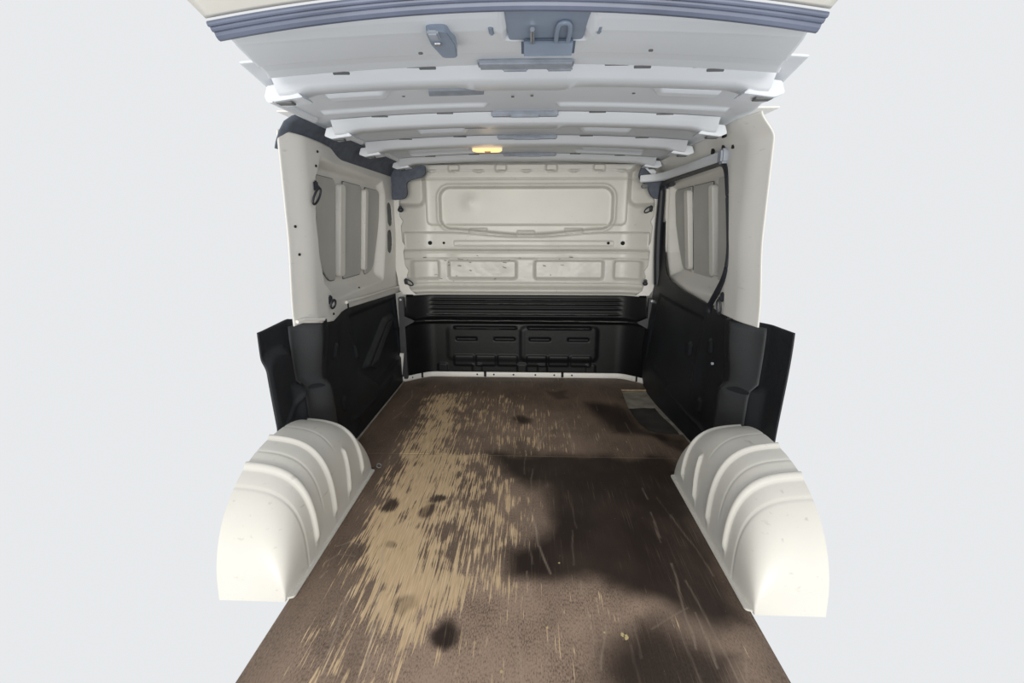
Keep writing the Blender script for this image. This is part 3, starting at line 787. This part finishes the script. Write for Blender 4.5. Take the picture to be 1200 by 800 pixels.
for pts, r in PR:
    lean_prism('panel', round_poly(pts, r), 0.004, 0.006, M_PANE, door, leanR, -1)
    lean_prism('panel_gap', round_poly([(p[0] + (0.006 if p[0] > sum(q[0] for q in pts) / len(pts) else -0.006), p[1] + (0.004 if p[1] > 1 else -0.005)) for p in pts], r), 0.001, 0.003, M_SLOT, door, leanR, -1)
for y0, y1, z1 in ((2.772, 2.838, 1.205), (2.400, 2.455, 1.205)):
    o = lean_prism('rib', round_poly([(y0, z1), (y1, z1), (y1, 0.785), (y0, 0.785)], 0.02), 0.0, 0.030, M_WHITE, door, leanR, -1, 0.009)
    for z in (0.845, 1.13):
        bm_obj('rivet', cyl_bm((leanR(np.array(z)) - 0.006, y0 + 0.075, z), (-1, 0, 0), 0.007, 0.008, 10), M_DARK, o)
# bright front flange of the door beside the seal
pts = [(3.10, 1.235), (3.165, 1.235), (3.135, 0.86), (3.06, 0.86)]
o = bm_obj('front_flange', prism_bm(round_poly(pts, 0.01), 'x', 0.806, 0.824, 0.004), M_ARCH, door)
bm_obj('door_stop', box_bm((0.800, 2.99, 1.248), (0.03, 0.10, 0.022), 0.006), M_RUBBER, door)

# rubber seal round the door opening
loop = [(0.795, 3.10, 0.66), (0.790, 3.125, 0.83), (0.788, 3.135, 1.0), (0.786, 3.125, 1.18), (0.782, 3.10, 1.250), (0.778, 3.00, 1.262), (0.776, 2.60, 1.267), (0.774, 2.25, 1.270), (0.772, 2.15, 1.268), (0.771, 2.085, 1.240), (0.771, 2.045, 1.16), (0.773, 2.012, 1.05), (0.776, 1.985, 0.92), (0.778, 2.010, 0.83), (0.780, 2.08, 0.755), (0.782, 2.15, 0.690), (0.784, 2.165, 0.655)]
dseal = bm_obj('door_seal', tube_bm(smooth_path(loop, 6), lambda t: 0.012 + 0.014 * max(0.0, 1 - max(0, t - 0.12) * 7) , 10), M_RUBBER, wall_right); dseal['label'] = 'black rubber seal looping round the side door window'
# black lining of the sliding door and right rear quarter
def lin_right_x(y, z):
    x = 0.800 + 0.02 * ss(0.2, 0.65, z)
    bulge = ss(2.10, 2.95, y) * np.interp(z, [0, 0.15, 0.35, 0.60, 0.80, 1.2], [0.055, 0.066, 0.060, 0.040, 0.020, 0.010])
    x = x - bulge
    x = x - 0.030 * ss(1.84, 1.95, y) * ss(2.35, 2.10, y) * ss(0.40, 0.62, z)
    col = ss(1.78, 1.95, y)
    x = x + 0.060 * (1 - col)
    x = x - 0.030 * ss(0.415, 0.385, z + 0.2 * (y - 1.9)) * bumpf(y, 1.88, 0.07, 0.07)
    x = x + 0.016 * ss(1.985, 2.04, y) * ss(2.34, 2.20, y) * ss(0.05, 0.12, z)
    dd = poly_sd(y, z, [(2.30, 0.60), (3.0, 0.62), (3.05, 0.20), (2.62, 0.16), (2.34, 0.28)])
    x = x + 0.008 * ss(0.01, -0.02, dd)
    x = x - 0.008 * np.exp(-(seg_d(y, z, (2.16, 0.09), (2.62, 0.13)) / 0.008) ** 2)
    for cy, cz in ((2.20, 0.49), (2.24, 0.19), (2.42, 0.42)):
        x = x - 0.012 * ss(0.008, -0.006, rr(y, z, cy, cz, 0.016, 0.032, 0.012))
    return x
Tu, Tw = np.meshgrid(np.linspace(0, 1, 250), np.linspace(0, 1, 150), indexing='ij')
# outline: the far edge bends, the top edge climbs beside the front of the window
def top_right(y):
    return np.interp(y, [1.64, 1.93, 1.99, 2.17, 2.30, 2.60, 2.80, 2.90, 2.98, 3.04, 3.07, 3.10, 3.16], [0.675, 0.668, 0.655, 0.675, 0.672, 0.690, 0.712, 0.740, 0.790, 0.90, 1.00, 1.14, 1.22])
yy = 1.64 + (3.155 - 1.64) * Tu
zt = top_right(yy); Zw = -0.012 + (zt + 0.012) * Tw
far = np.interp(Zw, [-0.012, 0.05, 0.25, 0.55, 0.83, 1.22], [-0.06, -0.03, 0.0, 0.0, 0.0, 0.0])
Yw = yy + far * ss(2.6, 3.15, yy)
lining_r = tag(sheet('wall_lining', lin_right_x(Yw, Zw), Yw, Zw, M_BLACK, flip=True, thick=0.005), 'black plastic lining on the right side door, below its window', 'wall lining')
o = strip_on(lin_right_x, 'pillar_cover', 1.80, 1.945, 1.81, 1.945, 0.03, 0.655, M_COLUMN, lining_r, -1)  # painted lighter, as if the slope catches light from the rear
o['label'] = 'pillar cover on the black lining, painted lighter for the light it catches'
bm_obj('clip', cyl_bm((0.768, 2.02, 0.46), (-1, -0.3, 0), 0.006, 0.006, 10), M_PAD, lining_r)
bm_obj('light_block_skin', box_bm((0.97, 2.92, 0.70), (0.006, 0.88, 1.50)), M_WHITE, wall_right, smooth=False)  # unseen sheet, added against light leaks on the right
bm_obj('light_block_skin', box_bm((X0, 3.37, 0.70), (2.0, 0.006, 1.50)), M_WHITE, wall_front, smooth=False)  # unseen plate behind the bulkhead, added to block light leaks
# white door rail over the opening, and right corner bracket
rail = empty('door_rail', (0.78, 2.6, 1.28))
def rail_child(name, bm, m):
    o = bm_obj(name, bm, m, rail); o.matrix_parent_inverse = Matrix.Translation(-rail.location); return o
rp = smooth_path([(0.772, 2.12, 1.293), (0.770, 2.5, 1.293), (0.764, 2.85, 1.292), (0.735, 3.02, 1.290), (0.655, 3.10, 1.288)], 6)
bm = bmesh.new(); prev = None
for i, p in enumerate(rp):
    a = rp[max(0, i - 1)]; b = rp[min(len(rp) - 1, i + 1)]; t = (b - a).normalized(); s = Vector((t.y, -t.x, 0))
    ring = [bm.verts.new(p + s * dx + Vector((0, 0, dz))) for dx, dz in ((0.016, 0.020), (-0.012, 0.020), (-0.017, 0.012), (-0.017, -0.014), (-0.010, -0.020), (0.016, -0.020))]
    if prev:
        for k in range(6): bm.faces.new((prev[k], prev[(k + 1) % 6], ring[(k + 1) % 6], ring[k]))
    else: bm.faces.new(ring)
    prev = ring
bm.faces.new(prev[::-1]); bmesh.ops.recalc_face_normals(bm, faces=bm.faces[:])
rail_child('channel', bm, M_ROOF)
rail_child('end_cap', box_bm((0.768, 2.105, 1.290), (0.046, 0.05, 0.056), 0.008), M_PAD)
tag(rail, 'white steel door rail above the right side window', 'door rail')
br_r = round_poly([(0.665, 1.375), (0.700, 1.372), (0.760, 1.315), (0.830, 1.310), (0.835, 1.20), (0.80, 1.175), (0.745, 1.178), (0.72, 1.205), (0.70, 1.255), (0.665, 1.275), (0.645, 1.31)], 0.018)
br = empty('corner_bracket', (0.74, 3.14, 1.28))
for nm, bm, m in (('plate', prism_bm(br_r, 'y', 3.135, 3.165, 0.005), M_FELT), ('roller_arm', box_bm((0.70, 3.105, 1.345), (0.10, 0.03, 0.028), 0.008, Matrix.Rotation(0.75, 3, 'Y')), M_ROOF), ('hinge_block', box_bm((0.672, 3.09, 1.245), (0.035, 0.03, 0.022), 0.005), M_SLOT)):
    o = bm_obj(nm, bm, m, br); o.matrix_parent_inverse = Matrix.Translation(-br.location)
tag(br, 'dark grey felt corner piece at the top right of the bulkhead, under the door rail', 'bracket')

# ------------------------------------------------------------------ wheel arches
def wheel_arch(name, side, label):
    yc, L_, H = 1.535, 0.385, 0.315
    xi, xo = (X0 + side * 0.636), (X0 + side * 0.835)
    nt_, nth = 170, 60
    t = np.linspace(-1, 1, nt_); th = np.linspace(0, math.pi / 2, nth)
    Tt, Th = np.meshgrid(t, th, indexing='ij')
    t2 = np.sign(Tt) * np.abs(Tt) ** 0.85
    prof = H * np.clip(1 - np.abs(t2) ** 2.35, 0, 1) ** (1 / 2.35)
    n = 3.4
    cx = np.clip(np.cos(Th), 0, 1) ** (2 / n); sz = np.clip(np.sin(Th), 0, 1) ** (2 / n)
    wdt = (abs(xo - xi)) * (1 - 0.05 * np.abs(t2) ** 8)
    X = xo - side * wdt * cx; Z = prof * sz * (1 + 0.06 * (1 - cx)) ; Y = yc + L_ * t2
    # pressed beads over the top and down the inner face
    hb = np.zeros_like(X)
    for by, z0 in ((1.785, 0.060), (1.500, 0.055), (1.352, 0.055)):
        lo = ss(z0 - 0.012, z0 + 0.018, Z)
        hb = np.maximum(hb, ss(0.016, 0.004, np.abs(Y - by)) * lo)
    hb = np.maximum(hb, ss(0.013, 0.003, np.abs(Y - 1.645 - 0.15 * (Z - 0.13))) * ss(0.045, 0.070, Z) * ss(0.228, 0.205, Z))
    ca, sa = np.cos(Th), np.sin(Th)
    # seams of the overlapping pressings
    gr = np.exp(-((Y - 1.600) / 0.0035) ** 2) * ss(0.22, 0.28, Z) + np.exp(-((Y - 1.420) / 0.0035) ** 2) * ss(0.10, 0.16, Z) + np.exp(-((Y - 1.285) / 0.004) ** 2)
    hh = 0.011 * hb - 0.0022 * gr
    X = X - side * hh * ca; Z = Z + hh * sa
    Z = np.maximum(Z, 0.0)
    o = empty(name, (X0 + side * 0.76, yc, 0.0))
    me, _ = grid_mesh(name, X, Y, Z, flip=(side < 0))
    sh = link('shell', me, M_ARCH, o); sh.matrix_parent_inverse = Matrix.Translation(-o.location)
    # flat foot flange along the floor
    fb = prism_bm(round_poly([(xi - side * 0.010, 1.165), (xi + side * 0.03, 1.150), (xi + side * 0.03, 1.915), (xi - side * 0.010, 1.905)], 0.008), 'z', 0.0005, 0.007, 0.002)
    f = bm_obj('foot_flange', fb, M_PAN if False else M_ARCH, o); f.matrix_parent_inverse = Matrix.Translation(-o.location)
    if side < 0:
        e = bm_obj('eyelet', tube_bm([Vector((xi + 0.022 + 0.010 * math.cos(a), 1.925, 0.014 + 0.010 * math.sin(a))) for a in np.linspace(0, 2 * math.pi, 12, endpoint=False)], 0.003, 6, closed=True), M_SLOT, o)
        e.matrix_parent_inverse = Matrix.Translation(-o.location)
    tag(o, label, 'wheel arch')
    return o
wheel_arch('wheel_arch', -1, 'white steel left wheel arch with four raised ribs')
wheel_arch('wheel_arch', 1, 'white steel right wheel arch, scuffed, with four raised ribs')

# ------------------------------------------------------------------ ceiling: skin, bows, rear header
def camber(x): return -0.027 * (np.abs(x - X0) / 0.75) ** 2.2
ROOF_Z = 1.422
def roof_half(y): return np.interp(y, [1.25, 1.9, 3.3], [0.66, 0.79, 0.80])
nx_, ny_ = 210, 260
S, Yr = np.meshgrid(np.linspace(-1, 1, nx_), np.linspace(1.27, 3.30, ny_), indexing='ij')
Xr = X0 + S * roof_half(Yr); u = Xr - X0
Zr = ROOF_Z + camber(Xr)
# pressed beads and oval embossings of the skin
def emb(cx, cy, hx, hy, h, r=0.02, soft=0.012):
    return 1.7 * h * ss(soft, -soft, rr(u, Yr, cx, cy, hx, hy, r))
for s in (-1, 1):
    Zr += emb(s * 0.40, 1.79, 0.28, 0.009, -0.007, 0.008, 0.008)
    Zr += emb(s * 0.48, 1.56, 0.09, 0.035, -0.014, 0.02)
    Zr += emb(s * 0.34, 2.20, 0.10, 0.035, -0.012, 0.02)
    Zr += emb(s * 0.45, 2.72, 0.16, 0.015, -0.010, 0.01)
    Zr += emb(s * 0.45, 2.85, 0.18, 0.015, -0.010, 0.01)
    Zr += emb(s * 0.45, 3.02, 0.20, 0.015, -0.010, 0.01)
ceiling = structure(sheet('ceiling', Xr, Yr, Zr, M_ROOF, flip=True, thick=0.004))

bm_obj('light_block_skin', box_bm((X0, 2.72, 1.462), (1.95, 1.30, 0.006)), M_WHITE, ceiling, smooth=False)  # unseen sheet over the roof, added to keep light out
def bow(y, lo, half, wide=0.085, flare=0.11):
    """roof bow: hat section with a wider middle and folded ends"""
    xs = np.linspace(-half, half, 90); X = []; Y = []; Z = []
    for x in xs:
        c = float(camber(np.array(x + X0)))
        top = ROOF_Z + c - 0.002
        end = float(ss(half - 0.09, half - 0.02, np.array(abs(x))))
        b = lo + c * 1.0 - 0.012 * end
        w = wide + 0.035 * float(ss(flare + 0.05, flare, np.array(abs(x))))
        prof = [(y - 0.040, top), (y - 0.034, top - 0.006), (y - 0.010, b + 0.005), (y + 0.002, b), (y + w - 0.006, b), (y + w, b + 0.006), (y + w + 0.02, top)]
        X.append([X0 + x] * len(prof)); Y.append([p[0] for p in prof]); Z.append([p[1] for p in prof])
    o = sheet('roof_bow', np.array(X), np.array(Y), np.array(Z), M_ROOF, ceiling, flip=True)
    o.data.set_sharp_from_angle(angle=math.radians(50))
    # dark slits where the bow is tacked to the skin
    for x in (-half * 0.74, -half * 0.40, half * 0.38, half * 0.72):
        bz = ROOF_Z + float(camber(np.array(X0 + x)))
        bm_obj('slit', box_bm((X0 + x, y - 0.038, bz - 0.003), (0.060, 0.005, 0.005), 0.001), M_SLOT, o)
    for s in (-1, 1):
        x = X0 + s * (half + 0.025); z = lo + float(camber(np.array(X0 + s * half))) - 0.012
        e = bm_obj('end_bracket', prism_bm([(X0 + s * (half - 0.06), z - 0.002), (X0 + s * (half + 0.02), z - 0.012), (X0 + s * (half + 0.045), z - 0.002), (X0 + s * (half + 0.035), z + 0.026), (X0 + s * (half - 0.02), z + 0.034)], 'y', y + 0.006, y + wide + 0.01, 0.002), M_ROOF, o)
        bm_obj('bracket_hole', box_bm((X0 + s * half, y + wide * 0.5, z - 0.011), (0.045, 0.03, 0.006), 0.002), M_SLOT, e)
    return o
bow(1.405, 1.392, 0.64, 0.070); bow(1.945, 1.387, 0.70, 0.075); bow(2.43, 1.387, 0.735, 0.080); bow(3.02, 1.392, 0.74, 0.08)
# grey pads painting the shaded pockets between bows and skin, and the rectangular slots punched in the skin
for x0, x1, y, h in ((-0.145, 0.095, 1.900, 0.018), (-0.155, 0.115, 2.385, 0.016), (-0.16, 0.14, 2.965, 0.016)):
    bm = bmesh.new()
    box_bm(((x0 + x1) / 2, y + 0.012, ROOF_Z - 0.009), (x1 - x0, 0.03, 0.018), 0.004, bm=bm)
    box_bm(((x0 + x1) / 2, y - 0.002, ROOF_Z - 0.016), ((x1 - x0) * 0.45, 0.02, 0.012), 0.004, bm=bm)
    o = bm_obj('shade_pocket_pad', bm, M_PAD, ceiling); o['label'] = 'grey pad standing in for the shaded pocket between roof skin and bow'
for x0, x1, y, w in ((-0.315, -0.145, 1.605, 0.055), (-0.275, -0.125, 2.145, 0.05)):
    pts = round_poly([(x0 + 0.010, y - w / 2), (x1, y - w / 2 - 0.006), (x1, y + w / 2 - 0.010), ((x0 + x1) / 2, y + w / 2), (x0, y + w / 2 + 0.004)], 0.005)
    o = bm_obj('slot', prism_bm(pts, 'z', ROOF_Z - 0.012, ROOF_Z - 0.003), M_PAD, ceiling, smooth=False); o['label'] = 'dark rectangular slot in the roof skin'
for x, y in ((-0.06, 1.68), (0.0, 1.67), (0.245, 1.47), (-0.335, 1.50), (0.31, 1.65), (-0.40, 1.66)):
    bm_obj('small_hole', cyl_bm((x, y, ROOF_Z - 0.004), (0, 0, -1), 0.005, 0.003, 10), M_SLOT, ceiling)

# rear header of the roof, over the tail door opening
S, Tv = np.meshgrid(np.linspace(-1, 1, 180), np.linspace(0, 1, 120), indexing='ij')
hw = 0.46 + 0.16 * Tv
Xh = X0 + S * hw
HY = np.interp(Tv, [0, 0.06, 0.16, 0.28, 0.34, 0.80, 0.90, 0.96, 1.0], [0.858, 0.885, 0.925, 0.975, 1.00, 1.235, 1.285, 1.30, 1.31])
HZ = np.interp(Tv, [0, 0.06, 0.16, 0.28, 0.34, 0.80, 0.90, 0.96, 1.0], [1.376, 1.369, 1.364, 1.362, 1.366, 1.392, 1.392, 1.398, 1.416])
drop = -0.027 * (np.abs(Xh - X0) / 0.40) ** 2 * (1 - 0.60 * ss(0.0, 0.30, Tv)) * np.where(np.abs(Xh - X0) < 0.9, 1, 1)
Zh = HZ + np.maximum(drop, -0.12)
u = Xh - X0
# recess of the latch window
win = rr(u, HY, 0.056, 0.965, 0.076, 0.072, 0.010)
Zh += 0.010 * ss(0.004, -0.006, win)
Zh -= 0.006 * np.exp(-(win / 0.010) ** 2)
# faint pressed line across
Zh += 0.004 * ss(1.165, 1.172, HY)
header = structure(sheet('trim_2', Xh, HY, Zh, M_ROOF, flip=True, thick=0.004)); header['label'] = 'white rear header of the roof above the tail door'
for x0, x1 in ((-0.128, 0.128),):
    bm = bmesh.new()
    box_bm((-0.015, 1.262, 1.390), (0.222, 0.05, 0.012), 0.005, bm=bm)
    box_bm((-0.04, 1.285, 1.386), (0.06, 0.014, 0.010), 0.003, bm=bm); box_bm((0.065, 1.285, 1.386), (0.06, 0.014, 0.010), 0.003, bm=bm)
    o = bm_obj('shade_pocket_pad', bm, M_PAD, header)  # grey pad standing in for the dark pocket in the header
for x in (-0.46, -0.25, 0.26, 0.43):
    zz = 1.392 + max(-0.12, -0.027 * (abs(x - X0) / 0.4) ** 2 * 0.40)
    bm_obj('slit', box_bm((x, 1.292, zz + 0.003), (0.040, 0.005, 0.006), 0.001), M_SLOT, header)
for x in (-0.073, 0.118):
    bm_obj('clip_slot', box_bm((x, 0.975, 1.362), (0.009, 0.034, 0.005), 0.002, Matrix.Rotation(0.0, 3, 'Z')), M_GREYPL, header)
for x in (-0.225, 0.235):
    bm_obj('small_hole', box_bm((x, 1.095, 1.364), (0.009, 0.005, 0.004), 0.001), M_SLOT, header)

# latch of the tail door inside its window in the header
lt = empty('tailgate_latch', (0.052, 1.0, 1.38))
def lchild(name, bm, m, par=None):
    o = bm_obj(name, bm, m, par or lt)
    if par is None: o.matrix_parent_inverse = Matrix.Translation(-lt.location)
    return o
lchild('backing', prism_bm(round_poly([(-0.046, 0.905), (0.096, 0.905), (0.094, 1.035), (-0.044, 1.035)], 0.008), 'z', 1.366, 1.374, 0.001), M_GREYPL)
lchild('pull_handle', box_bm((0.030, 1.045, 1.356), (0.102, 0.046, 0.010), 0.005, Matrix.Rotation(-0.30, 3, 'X')), M_GREYPL)
lchild('pin', tube_bm([Vector((0.000, 0.965, 1.360)), Vector((0.000, 1.020, 1.358))], 0.0042, 10), M_STEEL)
lchild('hook', tube_bm(smooth_path([(0.044, 1.030, 1.360), (0.044, 0.970, 1.361), (0.049, 0.945, 1.362), (0.061, 0.945, 1.362), (0.066, 0.970, 1.361), (0.066, 1.030, 1.360)], 4), 0.0042, 8), M_GREYPL)
tag(lt, 'grey plastic tail door latch recessed in the rear header', 'latch')
# catch cover left of the latch
ct = empty('door_catch', (-0.172, 1.06, 1.36))
for nm, bm, m in (('body', prism_bm(round_poly([(-0.184, 0.940), (-0.148, 0.940), (-0.142, 1.010), (-0.148, 1.080), (-0.178, 1.080), (-0.187, 1.010)], 0.010), 'z', 1.350, 1.378, 0.006), M_GREYPL),
                  ('cap', box_bm((-0.172, 0.955, 1.350), (0.020, 0.034, 0.010), 0.003), M_PAD),
                  ('stud', box_bm((-0.172, 0.995, 1.348), (0.014, 0.014, 0.005), 0.002), M_STEEL)):
    o = bm_obj(nm, bm, m, ct); o.matrix_parent_inverse = Matrix.Translation(-ct.location)
tag(ct, 'grey tapered plastic catch left of the latch in the rear header', 'catch')
# rubber seal of the tail door and the sill of the roof outside it
def hdr_z(x, z0): return z0 + max(-0.12, -0.027 * (abs(x - X0) / 0.40) ** 2)
sp = [Vector((X0 + x, 0.845, hdr_z(X0 + x, 1.354))) for x in np.linspace(-0.46, 0.46, 41)]
seal = empty('tail_door_seal', (X0, 0.845, 1.35))
for nm, off, r in (('bulb', (0, 0.0, 0.0), 0.010), ('lip', (0, -0.014, 0.003), 0.005), ('lip', (0, -0.023, 0.006), 0.004)):
    o = bm_obj(nm, tube_bm([p + Vector(off) for p in sp], r, 10), M_SEAL, seal); o.matrix_parent_inverse = Matrix.Translation(-seal.location)
tag(seal, 'dark blue-grey rubber tail door seal along the rear roof edge', 'door seal')
S, Tv = np.meshgrid(np.linspace(-0.46, 0.46, 60), np.linspace(0, 1, 8), indexing='ij')
structure(sheet('trim_3', X0 + S, 0.818 - 0.05 * Tv, 1.366 + np.maximum(-0.027 * (np.abs(S) / 0.40) ** 2, -0.12) + 0.012 * Tv, M_CREAM, flip=False, thick=0.006))['label'] = 'cream edge of the tail door frame above the seal'

# ------------------------------------------------------------------ dome lamp
dl_ = empty('dome_lamp', (-0.210, 2.50, 1.385))
def dchild(name, bm, m):
    o = bm_obj(name, bm, m, dl_); o.matrix_parent_inverse = Matrix.Translation(-dl_.location); return o
zb = 1.372
dchild('housing', prism_bm(round_poly([(-0.292, 2.520), (-0.135, 2.520), (-0.150, 2.580), (-0.277, 2.580)], 0.012), 'z', zb + 0.008, 1.436, 0.003), M_ROOF)
dchild('lens', prism_bm(round_poly([(-0.288, 2.512), (-0.138, 2.512), (-0.156, 2.570), (-0.270, 2.570)], 0.014), 'z', zb - 0.002, zb + 0.009, 0.004), M_LENS)
dchild('switch', box_bm((-0.212, 2.535, zb - 0.003), (0.032, 0.022, 0.008), 0.003), mat('switch_brown', (0.25, 0.13, 0.04), 0.5))
tag(dl_, 'small amber glowing dome lamp on the ceiling near the bulkhead', 'lamp')
ld = bpy.data.lights.new('dome_bulb', 'POINT'); ld.energy = 0.12; ld.color = (1.0, 0.72, 0.4); ld.shadow_soft_size = 0.03
lo = bpy.data.objects.new('dome_bulb', ld); C.objects.link(lo); lo.location = (-0.21, 2.54, 1.33); lo.parent = dl_; lo.matrix_parent_inverse = Matrix.Translation(-dl_.location)

# ------------------------------------------------------------------ tie-down rings
def tie_ring(loc, nrm, label, rx=0.014, rz=0.026, hang=0.030, tilt=0.0, r=0.0042):
    """a small bracket on the wall and an oblong ring hanging from it"""
    n = Vector(nrm).normalized(); o = empty('tie_down_ring', loc)
    side = n.cross(Vector((0, 0, 1))).normalized()
    R = Matrix((side, n, Vector((0, 0, 1)))).transposed()
    bs = bmesh.new()
    box_bm((0, 0.006, 0.004), (0.022, 0.012, 0.040), 0.005, bm=bs); box_bm((0, 0.014, 0.0), (0.018, 0.012, 0.014), 0.004, bm=bs)
    bmesh.ops.rotate(bs, matrix=R, verts=bs.verts)
    bm_obj('bracket', bs, M_RUBBER, o)
    pts = [Vector((rx * math.cos(a) + tilt * (0.5 - 0.5 * math.sin(a)) , 0.018 + 0.004 * math.sin(a), rz * math.sin(a) - hang)) for a in np.linspace(0, 2 * math.pi, 22, endpoint=False)]
    rb = tube_bm(pts, r, 8, closed=True, up=Vector((0, 1, 0)))
    bmesh.ops.rotate(rb, matrix=R, verts=rb.verts)
    bm_obj('ring', rb, M_RUBBER, o)
    return tag(o, label, 'tie-down ring')
lx = lambda y, z: float(left_x(np.array(y), np.array(z)))
rx_ = lambda y, z: float(right_x(np.array(y), np.array(z)))
tie_ring((-0.824, 1.935, 1.165), (1, -0.25, 0), 'black tie-down ring high on the left pillar beside the pressed panels', 0.016, 0.030, 0.034, 0.03)
tie_ring((lx(2.02, 0.715) - 0.002, 2.02, 0.715), (1, -0.25, 0), 'black tie-down ring low on the left pillar just above the lining', 0.016, 0.018, 0.012)
tie_ring((rx_(2.03, 0.735) + 0.002, 2.03, 0.735), (-1, -0.25, 0), 'black tie-down ring low on the right pillar just above the lining', 0.013, 0.030, 0.036)
tie_ring((-0.812, 3.150, 1.115), (0.3, -1, 0), 'black tie-down ring on the upper left edge of the bulkhead', 0.014, 0.010, 0.002, 0.0)
tie_ring((-0.800, 3.150, 0.665), (0.3, -1, 0), 'black tie-down ring on the lower left edge of the bulkhead', 0.020, 0.020, 0.002, -0.035)
tie_ring((0.735, 3.150, 1.115), (-0.3, -1, 0), 'black tie-down ring on the upper right edge of the bulkhead', 0.018, 0.018, 0.002, 0.03)
tie_ring((0.728, 3.150, 0.665), (-0.3, -1, 0), 'black tie-down ring on the lower right edge of the bulkhead', 0.012, 0.010, 0.002)
